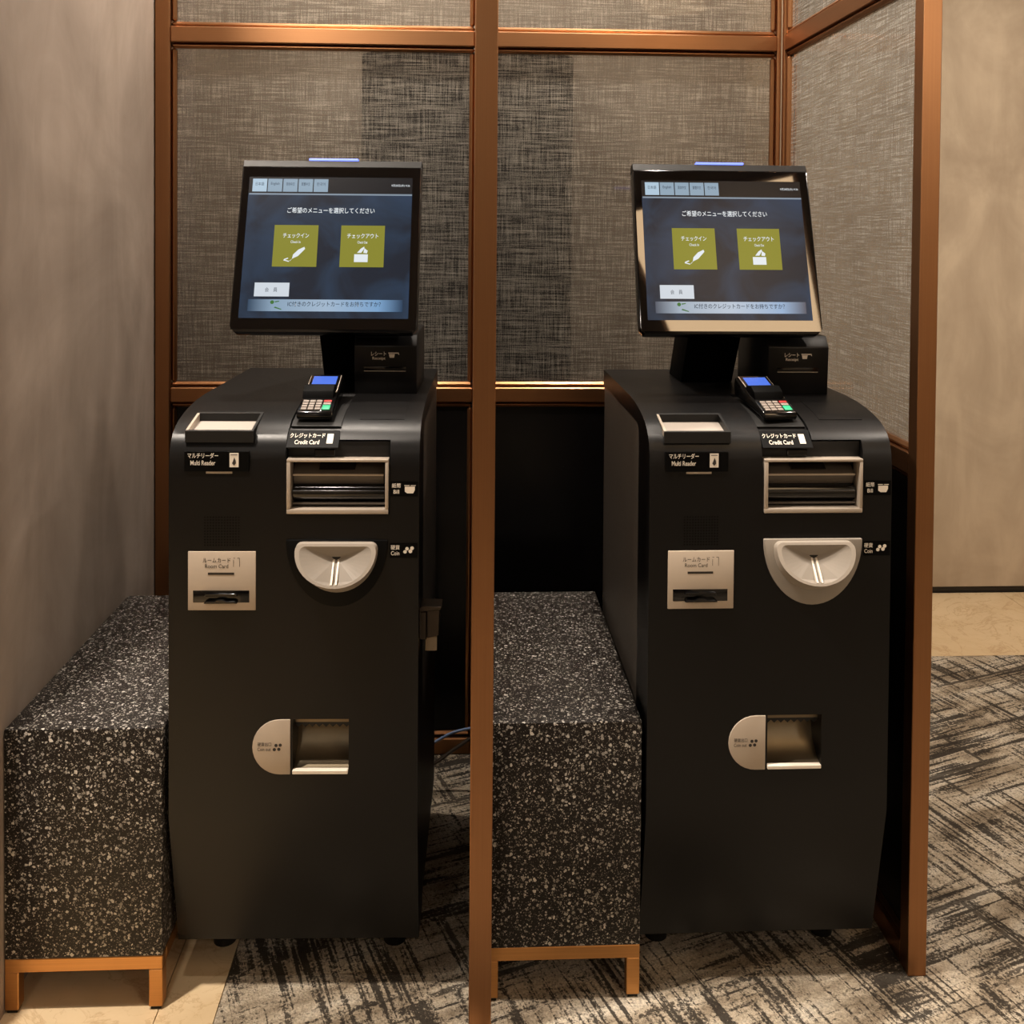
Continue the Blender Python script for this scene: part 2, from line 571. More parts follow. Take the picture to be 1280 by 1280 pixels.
def box(name, x0, x1, y0, y1, z0, z1, mat, parent=None, bevel=0.0, seg=2, smooth=30):
    bm = bmesh.new()
    add_box(bm, x0, x1, y0, y1, z0, z1)
    return finish(name, bm, mat, parent, smooth if bevel else None, bevel, seg)


def add_prism(bm, pts, a0, a1, axis='x'):
    """extrude a closed polygon; axis x: pts are (y,z); axis y: pts are (x,z); axis z: pts are (x,y)"""
    def v(p, a):
        return {'x': (a, p[0], p[1]), 'y': (p[0], a, p[1]), 'z': (p[0], p[1], a)}[axis]
    A = [bm.verts.new(v(p, a0)) for p in pts]
    B = [bm.verts.new(v(p, a1)) for p in pts]
    n = len(pts)
    bm.faces.new(A)
    bm.faces.new(B[::-1])
    for i in range(n):
        bm.faces.new((A[i], B[i], B[(i + 1) % n], A[(i + 1) % n]))


def prism(name, pts, a0, a1, axis, mat, parent=None, bevel=0.0, smooth=30, seg=2):
    bm = bmesh.new()
    add_prism(bm, pts, a0, a1, axis)
    return finish(name, bm, mat, parent, smooth, bevel, seg)


def disc_pts(cx, cy, r, n=20):
    return [(cx + r * math.cos(2 * math.pi * i / n), cy + r * math.sin(2 * math.pi * i / n)) for i in range(n)]


def tube(name, pts, rad, mat, parent=None, sides=10):
    bm = bmesh.new()
    rings = []
    P = [Vector(p) for p in pts]
    for i, p in enumerate(P):
        t = (P[min(i + 1, len(P) - 1)] - P[max(i - 1, 0)]).normalized()
        a = t.cross(Vector((0, 0, 1))).normalized()
        b = t.cross(a).normalized()
        rings.append([bm.verts.new(p + (a * math.cos(k * 2 * math.pi / sides) + b * math.sin(k * 2 * math.pi / sides)) * rad)
                      for k in range(sides)])
    for q, s in zip(rings, rings[1:]):
        for k in range(sides):
            bm.faces.new((q[k], q[(k + 1) % sides], s[(k + 1) % sides], s[k]))
    bm.faces.new(rings[0])
    bm.faces.new(rings[-1][::-1])
    return finish(name, bm, mat, parent, 60)


def smooth_path(pts, n=8):
    out = []
    P = [Vector(p) for p in pts]
    P = [P[0] * 2 - P[1]] + P + [P[-1] * 2 - P[-2]]
    for i in range(1, len(P) - 2):
        for k in range(n):
            t = k / n
            a, b, c, d = P[i - 1:i + 3]
            out.append(0.5 * ((2 * b) + (c - a) * t + (2 * a - 5 * b + 4 * c - d) * t * t + (3 * b - a - 3 * c + d) * t ** 3))
    out.append(P[-2])
    return out


def boolean_cut(o, cutters):
    for c in cutters:
        md = o.modifiers.new('cut', 'BOOLEAN')
        md.operation = 'DIFFERENCE'
        md.solver = 'EXACT'
        md.object = c
    dg = bpy.context.evaluated_depsgraph_get()
    dg.update()
    me = bpy.data.meshes.new_from_object(o.evaluated_get(dg))
    o.modifiers.clear()
    o.data = me
    for c in cutters:
        bpy.data.objects.remove(c, do_unlink=True)
    for p in me.polygons:
        p.use_smooth = True
    me.set_sharp_from_angle(angle=math.radians(28))


def rot_plane(origin, xdir, ydir):
    """matrix that carries (a,b,c) to origin + a*xdir + b*ydir + c*normal"""
    x = Vector(xdir).normalized()
    y = Vector(ydir).normalized()
    n = x.cross(y)
    m = Matrix((x, y, n)).transposed().to_4x4()
    m.translation = Vector(origin)
    return m


FACE = rot_plane((0, 0, 0), (1, 0, 0), (0, 0, 1))      # kiosk front: a = x, b = z, normal to the viewer (-y)


def text_into(bm, s, x0, x1, zc, h, lift=0.0, bold=0.0):
    """glyphs of s fitted into [x0,x1] with height h around zc, in the plane (a,b,lift)"""
    cu = bpy.data.curves.new('glyphs', 'FONT')
    cu.body = s
    cu.size = 1.0
    cu.resolution_u = 3
    cu.offset = bold
    ob = bpy.data.objects.new('glyphs', cu)
    COL.objects.link(ob)
    dg = bpy.context.evaluated_depsgraph_get()
    dg.update()
    me = bpy.data.meshes.new_from_object(ob.evaluated_get(dg))
    bpy.data.objects.remove(ob, do_unlink=True)
    bpy.data.curves.remove(cu)
    if len(me.vertices) == 0:
        return
    xs = [v.co.x for v in me.vertices]
    ys = [v.co.y for v in me.vertices]
    ax, bx, ay, by = min(xs), max(xs), min(ys), max(ys)
    kx = (x1 - x0) / max(1e-6, bx - ax)
    ky = h / max(1e-6, by - ay)
    me.transform(Matrix(((kx, 0, 0, x0 - ax * kx), (0, ky, 0, zc - (ay + by) / 2 * ky), (0, 0, 1, lift), (0, 0, 0, 1))))
    bm.from_mesh(me)
    bpy.data.meshes.remove(me)


def add_poly(bm, pts, lift=0.0):
    bm.faces.new([bm.verts.new((a, b, lift)) for a, b in pts])


def add_rect(bm, a0, a1, b0, b1, lift=0.0):
    add_poly(bm, [(a0, b0), (a1, b0), (a1, b1), (a0, b1)], lift)


def print_on(name, mat, parent, plane, lines=(), polys=(), lift=0.0007, bold=0.0):
    """flat print: one mesh of glyphs and pictogram shapes laid on a plane"""
    bm = bmesh.new()
    for l in lines:
        text_into(bm, *l, lift=lift, bold=bold)
    for p in polys:
        add_poly(bm, p, lift)
    bmesh.ops.transform(bm, matrix=plane, verts=bm.verts[:])
    me = bpy.data.meshes.new(name)
    bm.to_mesh(me)
    bm.free()
    me.materials.append(mat)
    o = put(bpy.data.objects.new(name, me), parent)
    o['kind'] = 'stuff'
    return o


def slab_on(name, mat, parent, plane, a0, a1, b0, b1, c0, c1, bevel=0.0):
    bm = bmesh.new()
    add_box(bm, a0, a1, b0, b1, c0, c1)
    bmesh.ops.transform(bm, matrix=plane, verts=bm.verts[:])
    return finish(name, bm, mat, parent, 30 if bevel else None, bevel)


# ------------------------------------------------------------------ room shell
XW = -0.822          # face of the left plaster wall
YB = 2.644           # front face of the back screen
YF = 3.79            # far wall right of the screens
structure(box('floor', -3.2, 4.2, -4.6, 4.0, -0.08, -0.02, MT['grout']))
fl = bpy.data.objects['floor']


def tiles(x0, x1, y0, y1, dx, dy):
    x = x0
    while x < x1 - 0.01:
        xe = min(x + dx, x1)
        y = y0
        while y < y1 - 0.01:
            ye = min(y + dy, y1)
            box('marble_tile', x + 0.0008, xe - 0.0008, y + 0.0008, ye - 0.0008, -0.02, 0.0, MT['marble'], fl)
            y = ye
        x = xe


tiles(-0.551, -0.446, -1.0, 2.64, 0.2, 1.82)
tiles(-1.751, -0.551, -1.0, 2.64, 0.60, 1.82)
tiles(0.90, 3.30, 3.217, 3.79, 0.60, 0.573)

structure(box('wall_left', -2.2, XW, 1.685, 3.06, -0.02, CEIL, MT['plaster_l']))
structure(box('wall_back', XW, 0.868, 3.05, 3.9, -0.02, CEIL, MT['plaster_b']))
structure(box('wall_recess', 0.850, 0.868, 2.69, 3.05, -0.02, CEIL, MT['plaster_r']))
# dark rounded block added behind the sheer screens to darken their middle
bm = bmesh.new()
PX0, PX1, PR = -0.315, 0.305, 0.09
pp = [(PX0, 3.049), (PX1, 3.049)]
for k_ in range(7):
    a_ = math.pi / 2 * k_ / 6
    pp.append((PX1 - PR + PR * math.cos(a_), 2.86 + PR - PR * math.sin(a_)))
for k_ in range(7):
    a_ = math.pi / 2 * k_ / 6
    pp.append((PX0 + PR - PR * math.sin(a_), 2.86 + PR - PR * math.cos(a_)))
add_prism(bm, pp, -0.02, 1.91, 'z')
structure(finish('added_dark_block', bm, MT['dark_wood'], None, 30))
structure(box('wall_far', 0.868, 4.2, YF, 3.9, 0.025, CEIL, MT['plaster_r']))
structure(box('baseboard_far', 0.868, 4.2, YF + 0.01, YF + 0.03, -0.02, 0.025, MT['skirting']))
structure(box('wall_right', 4.0, 4.2, -2.6, 3.9, -0.02, CEIL, MT['plaster_r']))
structure(box('wall_lobby_left', -3.2, -3.0, -2.6, 1.7, -0.02, CEIL, MT['lobby']))
wf = structure(box('wall_front', -3.2, -0.80, -2.7, -2.5, -0.02, CEIL, MT['lobby']))
structure(box('wall_front_right', 0.80, 4.2, -2.7, -2.5, -0.02, CEIL, MT['lobby']))
bm = bmesh.new()
add_box(bm, -0.9, -0.80, -4.5, -2.7, -0.02, CEIL)
add_box(bm, 0.80, 0.9, -4.5, -2.7, -0.02, CEIL)
add_box(bm, -0.9, 0.9, -4.6, -4.5, -0.02, CEIL)
structure(finish('wall_corridor', bm, MT['dark_wood']))
structure(box('ceiling', -3.2, 4.2, -4.6, 3.9, CEIL, CEIL + 0.1, MT['ceiling']))

# carpet: from the marble strip on the left to the far marble strip
bm = bmesh.new()
add_prism(bm, [(-0.445, -2.49), (3.99, -2.49), (3.99, 3.216), (0.869, 3.216), (0.869, 2.684), (-0.445, 2.684)], -0.019, 0.0, 'z')
carpet = finish('carpet', bm, MT['carpet'])
tag(carpet, 'beige carpet with black crosshatched strokes under both kiosks', 'carpet')

# ------------------------------------------------------------------ bronze framed screens
ZT0, ZT1 = 1.886, 1.928        # upper rail
ZR0, ZR1 = 0.945, 0.985        # lower rail
BD = 0.0133                    # glazing bead


def bead_frame(name, x0, x1, z0, z1, parent, mat, place):
    """thin bead set back round one pane, as one picture-frame mesh"""
    bm = bmesh.new()
    for a0, a1, b0, b1 in ((x0, x1, z0, z0 + BD), (x0, x1, z1 - BD, z1), (x0, x0 + BD, z0 + BD, z1 - BD), (x1 - BD, x1, z0 + BD, z1 - BD)):
        add_box(bm, *place(a0, a1, b0, b1))
    return finish(name, bm, mat, parent, None, 0.0055, 1)


def sheet(name, pts, mat, parent):
    """the woven cloth held in the glazing: cloth is a sheet, so one surface"""
    bm = bmesh.new()
    bm.faces.new([bm.verts.new(p) for p in pts])
    me = bpy.data.meshes.new(name)
    bm.to_mesh(me)
    bm.free()
    me.materials.append(mat)
    return put(bpy.data.objects.new(name, me), parent)


back = thing('partition_screen', 'bronze-framed screen of woven fabric behind glass standing behind both kiosks', 'screen', (0, YB, 0))
SD = 0.04


def bk(name, x0, x1, z0, z1, mat, bev=0.0030):
    return box(name, x0, x1, 0.0, SD, z0, z1, mat, back, bev, 1, 20)


bk('upright', -0.8195, -0.780, 0.0, CEIL, MT['bronze_z'])
bk('upright', 0.0115, 0.0600, 0.0, CEIL, MT['bronze_z'])
bk('upright', 0.8200, 0.8314, 0.0, CEIL, MT['bronze_z'])
for x0, x1 in ((-0.780, 0.0115), (0.0600, 0.8200)):
    bk('rail', x0, x1, ZT0, ZT1, MT['bronze_x'])
    bk('rail', x0, x1, ZR0, ZR1, MT['bronze_x'])
    bk('rail', x0, x1, 0.0, 0.044, MT['bronze_x'])
    pl = lambda a0, a1, b0, b1: (a0, a1, 0.010, 0.030, b0, b1)
    for z0, z1, pm in ((ZT1, CEIL, 'fabric_x'), (ZR1, ZT0, 'fabric_x'), (0.044, ZR0, 'black_panel')):
        bead_frame('glazing_bead', x0, x1, z0, z1, back, MT['bronze_x'], pl)
        if pm == 'black_panel':
            box('black_panel', x0 + 0.002, x1 - 0.002, 0.020, 0.032, z0 + 0.002, z1 - 0.002, MT[pm], back)
        else:
            sheet('fabric_panel', [(x0 + 0.002, 0.022, z0 + 0.002), (x1 - 0.002, 0.022, z0 + 0.002), (x1 - 0.002, 0.022, z1 - 0.002), (x0 + 0.002, 0.022, z1 - 0.002)], MT[pm], back)

XR = 0.8314
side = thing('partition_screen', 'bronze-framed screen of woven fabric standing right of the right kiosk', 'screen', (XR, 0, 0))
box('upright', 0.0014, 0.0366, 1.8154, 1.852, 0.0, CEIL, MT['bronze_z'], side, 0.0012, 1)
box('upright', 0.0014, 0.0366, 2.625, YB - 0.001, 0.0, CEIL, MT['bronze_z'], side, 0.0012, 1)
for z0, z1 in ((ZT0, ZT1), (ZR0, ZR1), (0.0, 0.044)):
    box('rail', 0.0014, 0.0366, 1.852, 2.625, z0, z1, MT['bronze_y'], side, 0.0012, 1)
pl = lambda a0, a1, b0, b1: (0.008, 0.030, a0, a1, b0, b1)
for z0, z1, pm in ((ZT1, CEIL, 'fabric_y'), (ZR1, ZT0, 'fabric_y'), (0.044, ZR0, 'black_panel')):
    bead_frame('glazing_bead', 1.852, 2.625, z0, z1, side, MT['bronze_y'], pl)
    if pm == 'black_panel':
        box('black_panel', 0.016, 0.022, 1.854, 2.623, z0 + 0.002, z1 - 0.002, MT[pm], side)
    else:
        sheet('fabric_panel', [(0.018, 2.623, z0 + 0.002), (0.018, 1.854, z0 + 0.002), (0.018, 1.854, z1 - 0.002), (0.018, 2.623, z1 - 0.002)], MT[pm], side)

mid = thing('partition_screen', 'bronze-framed screen seen edge on between the two kiosks', 'screen', (0.0232, 0, 0))
box('upright', -0.0192, 0.0194, 1.70, 1.738, 0.0, CEIL, MT['bronze_z'], mid, 0.0015, 1)
for z0, z1 in ((ZT0, ZT1), (ZR0, ZR1)):
    box('rail', -0.009, 0.009, 1.738, YB - 0.001, z0, z1, MT['bronze_y'], mid, 0.0012, 1)
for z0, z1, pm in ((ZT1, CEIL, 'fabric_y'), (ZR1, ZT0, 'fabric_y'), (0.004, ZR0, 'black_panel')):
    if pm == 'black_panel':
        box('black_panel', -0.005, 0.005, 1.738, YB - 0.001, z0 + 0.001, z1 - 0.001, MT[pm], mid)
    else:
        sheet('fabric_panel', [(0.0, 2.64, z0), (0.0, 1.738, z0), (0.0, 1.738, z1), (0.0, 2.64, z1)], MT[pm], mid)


# ------------------------------------------------------------------ terrazzo benches
def bench(label, x0, x1, y0, y1):
    t = thing('terrazzo_bench', label, 'bench', (x0, y0, 0), 0, 'terrazzo luggage benches beside the kiosks')
    w, d = x1 - x0, y1 - y0
    box('stone_block', 0, w, 0, d, 0.0985, 0.512, MT['terrazzo'], t, 0.003, 2)
    q = 0.024
    for ax in (0.0, w - q):
        for ay in (0.001, d - q - 0.001):
            l = box('leg', ax, ax + q, ay, ay + q, 0.006, 0.074, MT['brass'], t, 0.0012, 1)
            box('foot_pad', ax + 0.003, ax + q - 0.003, ay + 0.003, ay + q - 0.003, 0.0, 0.006, MT['black'], l)
    for ay in (0.001, d - q - 0.001):
        box('frame_rail', 0, w, ay, ay + q, 0.074, 0.0985, MT['brass'], t, 0.0012, 1)
    for ax in (0.0, w - q):
        box('frame_rail', ax, ax + q, q + 0.001, d - q - 0.001, 0.074, 0.0985, MT['brass'], t, 0.0012, 1)
    return t


bench('black terrazzo bench with bronze legs on marble against the left plaster wall', -0.8205, -0.5440, 1.786, 2.44)
bench('black terrazzo bench with bronze legs between the middle post and the right kiosk', 0.0335, 0.3166, 1.7823, 2.44)

# ------------------------------------------------------------------ kiosk
KW = 0.444
OUT = [(0.057, 0.085), (0.000, 0.345), (0.000, 0.945), (0.0008, 0.975), (0.004, 1.000), (0.011, 1.019), (0.022, 1.032), (0.036, 1.0415),
       (0.056, 1.0500), (0.085, 1.0575), (0.12, 1.0635), (0.165, 1.0685), (0.225, 1.071), (0.605, 1.071)]
INN = [(0.605, 1.034), (0.145, 1.034), (0.130, 1.030), (0.120, 1.020), (0.116, 1.005), (0.116, 0.345), (0.150, 0.085)]


def shell_z(y):
    for (a, b), (c, d) in zip(OUT, OUT[1:]):
        if a <= y <= c and c > a and b > 0.9:
            return b + (d - b) * (y - a) / (c - a)
    return 1.071


def curved_plate(name, x0, x1, y0, y1, raise_, thick, mat, parent, n=14):
    """a strip that follows the curved shoulder of the shell between depths y0 and y1"""
    bm = bmesh.new()
    top, bot = [], []
    for i in range(n + 1):
        y = y0 + (y1 - y0) * i / n
        z = shell_z(y)
        e = 0.002
        dz = (shell_z(min(y + e, 0.4)) - shell_z(max(y - e, 0.0005))) / (min(y + e, 0.4) - max(y - e, 0.0005))
        nrm = Vector((-dz, 1)).normalized()
        top.append((y + nrm.x * raise_, z + nrm.y * raise_))
        bot.append((y + nrm.x * (raise_ - thick), z + nrm.y * (raise_ - thick)))
    add_prism(bm, top + bot[::-1], x0, x1, 'x')
    return finish(name, bm, mat, parent, 30)


def d_contour(cx, a, b, r=0.012, n=22):
    """D shape: straight top, rounded corners, half-oval below; t downwards from 0 to -b"""
    pts = []
    for k in range(5):
        ph = math.pi / 2 * k / 4
        pts.append((cx - a + r - r * math.sin(ph) if False else cx - a + r * (1 - math.sin(ph)), -r * (1 - math.cos(ph))))
    # from (cx-a+r, 0) round to (cx-a, -r)
    left = pts
    arc = []
    for k in range(1, n):
        ph = math.pi * k / n
        arc.append((cx - a * math.cos(ph), -r - (b - r) * math.sin(ph)))
    right = [(2 * cx - p[0], p[1]) for p in left[::-1]]
    return left + arc + right          # runs top-left, down, round, up to top-right


def kiosk(label, loc, rz, mx, nx, rp, grey_coin, hasp):
    k = thing('check_in_kiosk', label, 'kiosk', loc, rz, 'self check-in kiosks in front of the screen')
    # ---- body and shell
    prism('body', [(0.118, 0.345), (0.152, 0.083), (0.60, 0.083), (0.60, 1.0335), (0.146, 1.0335), (0.118, 1.004)], 0.002, KW - 0.002, 'x', MT['body'], k, 0.0015, 25, 1)
    shell = prism('front_shell', OUT + INN, 0, KW, 'x', MT['shell'], k, 0.0, 28)
    cut = []

    def cutter(*b):
        bm = bmesh.new()
        add_box(bm, *b)
        c = finish('cutter', bm, MT['black'])
        c.matrix_world = k.matrix_basis.copy() if False else c.matrix_world
        cut.append(c)
        return c
    # evaluate the cuts in the kiosk's own frame (parent is applied afterwards)
    shell.parent = None
    cutter(0.2065, 0.3915, -0.05, 0.062, 0.8935, 1.024)                 # bill mouth
    cutter(0.2205, 0.3205, -0.05, 0.066, 0.4265, 0.5245)              # coin outlet
    bm = bmesh.new()
    add_prism(bm, [(-0.01, 1.0300), (0.0105, 1.0300), (0.0835, 1.0430), (0.0835, 1.2), (-0.01, 1.2)], 0.0275, 0.1475, 'x')
    cut.append(finish('cutter', bm, MT['black']))
    off = []
    for (y, z) in OUT:
        if z >= 1.0 and y < 0.23:
            off.append((y + 0.002, z - 0.007))
    bm = bmesh.new()
    add_prism(bm, [(-0.02, off[0][1])] + off + [(0.235, 1.07), (0.235, 1.2), (-0.02, 1.2)], 0.2055, 0.3000, 'x')
    cut.append(finish('cutter', bm, MT['black']))
    boolean_cut(shell, cut)
    shell.parent = k
    # seam of the roll hatch on the right shoulder
    curved_plate('paper_hatch', 0.330, 0.412, 0.062, 0.170, 0.0009, 0.003, MT['shell'], k)
    # ---- multi reader tray on the left shoulder
    tr = prism('reader_tray', [(0.006, 1.020), (0.006, 1.0405), (0.011, 1.0418), (0.013, 1.0305), (0.0805, 1.0425), (0.0815, 1.0585), (0.087, 1.060), (0.087, 1.040), (0.05, 1.030), (0.02, 1.018)],
               0.0268, 0.1482, 'x', MT['black'], k, 0.0, 20)
    pad = prism('reader_pad', [(0.0132, 1.0307), (0.0132, 1.0320), (0.0803, 1.0440), (0.0803, 1.0427)], 0.031, 0.144, 'x', MT['pad'], tr)
    for x in (0.0268, 0.1437):
        prism('tray_cheek', [(0.0105, 1.030), (0.0105, 1.0417), (0.082, 1.0587), (0.082, 1.043)], x, x + 0.0045, 'x', MT['silver'] if x < 0.1 else MT['black'], tr)
    # ---- multi reader sticker
    ZP = rot_plane((0, 0.0022, 0), (1, 0, 0), (0, 0.06, 1))
    lab = slab_on('reader_sticker', MT['label_black'], k, rot_plane((0, -0.0012, 0), (1, 0, 0), (0, 0, 1)), 0.028, 0.142, 0.9705, 1.0055, -0.0045, 0.0006)
    PL = rot_plane((0, -0.0018, 0), (1, 0, 0), (0, 0, 1))
    print_on('lettering', MT['ink_white'], lab, PL, [('マルチリーダー', 0.034, 0.088, 0.9985, 0.0098), ('Multi Reader', 0.039, 0.083, 0.9855, 0.0085)],
             [[(0.108, 0.978), (0.124, 0.978), (0.124, 1.0035), (0.108, 1.0035)]], bold=0.012)
    print_on('card_mark', MT['ink_black'], lab, PL, [], [[(0.1125, 0.985), (0.1160, 0.981), (0.1195, 0.985), (0.1190, 0.990), (0.1165, 0.996), (0.1145, 0.990)],
                                                            [(0.110, 0.9995), (0.122, 0.9995), (0.122, 1.0008), (0.110, 1.0008)]], 0.0012)
    slab_on('indicator_bar', MT['silver'], k, FACE, 0.066, 0.112, 0.9660, 0.9695, -0.003, 0.0006)
    # ---- loudspeaker holes: a grid of small recess-dark dots
    bm = bmesh.new()
    for i in range(13):
        for j in range(11):
            cx, cz = 0.064 + i * 0.005, 0.838 + j * 0.005
            add_poly(bm, disc_pts(cx, cz, 0.0016, 6), 0.0004)
    bmesh.ops.transform(bm, matrix=FACE, verts=bm.verts[:])
    me = bpy.data.meshes.new('speaker_grille')
    bm.to_mesh(me)
    bm.free()
    me.materials.append(MT['recess_black'])
    sg = put(bpy.data.objects.new('speaker_grille', me), k)
    sg['kind'] = 'stuff'
    # ---- room card plate
    rc = slab_on('room_card_plate', MT['plate'], k, FACE, 0.0345, 0.1545, 0.7215, 0.8270, -0.004, 0.0022, 0.0012)
    print_on('lettering', MT['ink_black'], rc, FACE, [('ルームカード', 0.061, 0.110, 0.8115, 0.0085), ('Room Card', 0.065, 0.106, 0.8010, 0.0070)],
             [[(0.115, 0.815), (0.118, 0.815), (0.118, 0.8158), (0.115, 0.8158)], [(0.122, 0.815), (0.1265, 0.815), (0.1265, 0.8158), (0.122, 0.8158)],
              [(0.1258, 0.800), (0.1265, 0.800), (0.1265, 0.8158), (0.1258, 0.8158)], [(0.115, 0.800), (0.1157, 0.800), (0.1157, 0.812), (0.115, 0.812)]], 0.0027, bold=0.004)
    slab_on('indicator_bar', MT['skirting'], rc, FACE, 0.070, 0.1165, 0.7855, 0.7895, 0.0010, 0.0027)
    mo = slab_on('card_mouth', MT['gloss_black'], rc, FACE, 0.0435, 0.1435, 0.7355, 0.7575, 0.0010, 0.0026, 0.0008)
    lip = bmesh.new()
    add_prism(lip, [(0.064, 0.7365), (0.124, 0.7365), (0.119, 0.7405), (0.105, 0.7405), (0.098, 0.7435), (0.089, 0.7435), (0.083, 0.7405), (0.069, 0.7405)], -0.011, -0.002, 'y')
    add_prism(lip, [(0.064, 0.7490), (0.124, 0.7490), (0.121, 0.7535), (0.067, 0.7535)], -0.009, -0.002, 'y')
    finish('mouth_lip', lip, MT['gloss_black'], rc, 30, 0.0008, 1)
    # ---- bill mouth
    b = bmesh.new()
    X0, X1, Z0, Z1 = 0.2085, 0.3895, 0.8945, 0.9925
    for a0, a1, b0, b1 in ((X0, X1, Z0, Z0 + 0.0085), (X0, X1, Z1 - 0.005, Z1), (X0, X0 + 0.007, Z0 + 0.0085, Z1 - 0.005), (X1 - 0.006, X1, Z0 + 0.0085, Z1 - 0.005)):
        add_box(b, a0, a1, -0.003, 0.030, b0, b1)
    bf = finish('bill_frame', b, MT['silver'], k, 30, 0.0012, 2)
    box('bill_hood', 0.2070, 0.3910, 0.018, 0.0615, 0.9905, 1.021, MT['black'], k, 0.002, 2)
    box('hood_sensor', 0.255, 0.292, 0.0135, 0.0185, 0.9945, 1.0065, MT['gloss_black'], k, 0.001, 1)
    box('bill_back', X0 + 0.002, X1 - 0.002, 0.040, 0.060, Z0 + 0.002, Z1 - 0.002, MT['black'], k)
    sh = prism('bill_shutter', [(0.012, 0.9625), (0.038, 0.9800), (0.041, 0.9800), (0.041, 0.930), (0.026, 0.930), (0.014, 0.958)], X0 + 0.0085, X1 - 0.010, 'x', MT['body'], k, 0.0008, 30, 1)
    box('shutter_edge', X0 + 0.0085, X1 - 0.010, 0.0095, 0.0125, 0.9600, 0.9630, MT['silver'], sh)
    prism('shutter_slot', [(0.0195, 0.9690), (0.034, 0.9790), (0.031, 0.9805), (0.017, 0.9705)], X0 + 0.055, X1 - 0.062, 'x', MT['gloss_black'], sh)
    tube('feed_roller', [(X0 + 0.009, 0.024, 0.928), (X1 - 0.009, 0.024, 0.928)], 0.016, MT['gloss_black'], k, 16)
    box('feed_bar', X0 + 0.008, X1 - 0.008, 0.010, 0.016, 0.9085, 0.9115, MT['body'], k)
    # stickers beside bills and coins
    for z, lines, shapes, nm in ((0.9395, [('紙幣', 0.3955, 0.4115, 0.9455, 0.0085), ('Bill', 0.3985, 0.4085, 0.9345, 0.0070)],
                                  [[(0.4185, 0.9345), (0.4230, 0.9315), (0.4335, 0.9315), (0.4365, 0.9375), (0.4365, 0.9435), (0.4185, 0.9435)],
                                   [(0.4175, 0.9450), (0.4270, 0.9450), (0.4270, 0.9462), (0.4175, 0.9462)], [(0.4290, 0.9450), (0.4380, 0.9450), (0.4380, 0.9462), (0.4290, 0.9462)]], 'bill_sticker'),
                                 (0.8290, [('硬貨', 0.3940, 0.4100, 0.8345, 0.0085), ('Coin', 0.3945, 0.4095, 0.8240, 0.0075)],
                                  [disc_pts(0.4195, 0.8265, 0.0032, 12), disc_pts(0.4230, 0.8320, 0.0032, 12), disc_pts(0.4290, 0.8275, 0.0034, 12), disc_pts(0.4320, 0.8330, 0.0034, 12)], 'coin_sticker')):
        st = slab_on(nm, MT['label_black'], k, FACE, 0.3925, 0.4420, z - 0.0135, z + 0.0135, -0.002, 0.0005)
        print_on('lettering', MT['ink_white'], st, FACE, lines, shapes, 0.0009, bold=0.010)
    # ---- coin tray: D-shaped surround, funnel bowl, slot
    cx, ztop = 0.2985, 0.8455
    sur = [(x, 0.8480 + t) for x, t in d_contour(cx, 0.0905, 0.1200, 0.002, 28)]
    bm = bmesh.new()
    add_prism(bm, sur, -0.0055 if grey_coin else -0.003, 0.003, 'y')
    cs = finish('coin_surround', bm, MT['bowl_in'] if grey_coin else MT['recess_black'], k, 30, 0.0015, 2)
    outer = d_contour(cx, 0.0715, 0.0700, 0.012)
    inner = d_contour(cx, 0.0635, 0.0620, 0.010)
    base = d_contour(cx, 0.0730, 0.0930, 0.012)
    fr = lambda t: -0.017 + 0.40 * t            # the rim leans out towards the viewer as it drops
    bm = bmesh.new()
    VO = [bm.verts.new((x, fr(t), ztop + t)) for x, t in outer]
    VI = [bm.verts.new((x, fr(t - 0.004), ztop - 0.004 + t)) for x, t in inner]
    VB = [bm.verts.new((x, 0.0, ztop + t)) for x, t in base]
    n = len(VO)
    for i in range(n):
        j = (i + 1) % n
        bm.faces.new((VO[i], VO[j], VI[j], VI[i]))
        bm.faces.new((VB[i], VB[j], VO[j], VO[i]))
    rim = finish('coin_bowl', bm, MT['bowl'], k, 40, 0.0)
    bm = bmesh.new()
    VI = [bm.verts.new((x, fr(t - 0.004), ztop - 0.004 + t)) for x, t in inner]
    c0 = bm.verts.new((cx, -0.0068, ztop - 0.0290))
    low = min(range(n), key=lambda i: inner[i][1])
    c1 = bm.verts.new((cx, fr(-0.064) + 0.010, ztop - 0.0640))
    for i in range(n - 1):
        if i < low:
            bm.faces.new((VI[i], VI[i + 1], c0 if i < low - 4 else c1))
        else:
            bm.faces.new((VI[i], VI[i + 1], c0 if i >= low + 4 else c1))
    bm.faces.new((VI[n - 1], VI[0], c0))
    bm.faces.new((VI[low - 4], c1, c0))
    bm.faces.new((VI[low + 4], c0, c1))
    finish('bowl_inside', bm, MT['bowl_in'], rim)
    for s in (-1, 1):
        prism('coin_guide', [(-0.0090, ztop - 0.0300), (fr(-0.063) - 0.0010, ztop - 0.0640), (fr(-0.063) + 0.008, ztop - 0.0660), (-0.004, ztop - 0.033)], cx + s * 0.0042 - 0.0016, cx + s * 0.0042 + 0.0016, 'x', MT['white'], rim)
    box('coin_slot', cx - 0.0075, cx + 0.0075, -0.0085, -0.0050, ztop - 0.0345, ztop - 0.0255, MT['black'], rim)
    # ---- coin outlet
    pts = [(0.2165, 0.4255), (0.2165, 0.5245)]
    for i in range(17):
        a = math.pi / 2 + math.pi * i / 16
        pts.append((0.1985 + 0.0495 * math.cos(a), 0.4750 + 0.0495 * math.sin(a)))
    bm = bmesh.new()
    add_prism(bm, pts, -0.0025, 0.003, 'y')
    op = finish('coin_out_plate', bm, MT['plate'], k, 30, 0.001, 2)
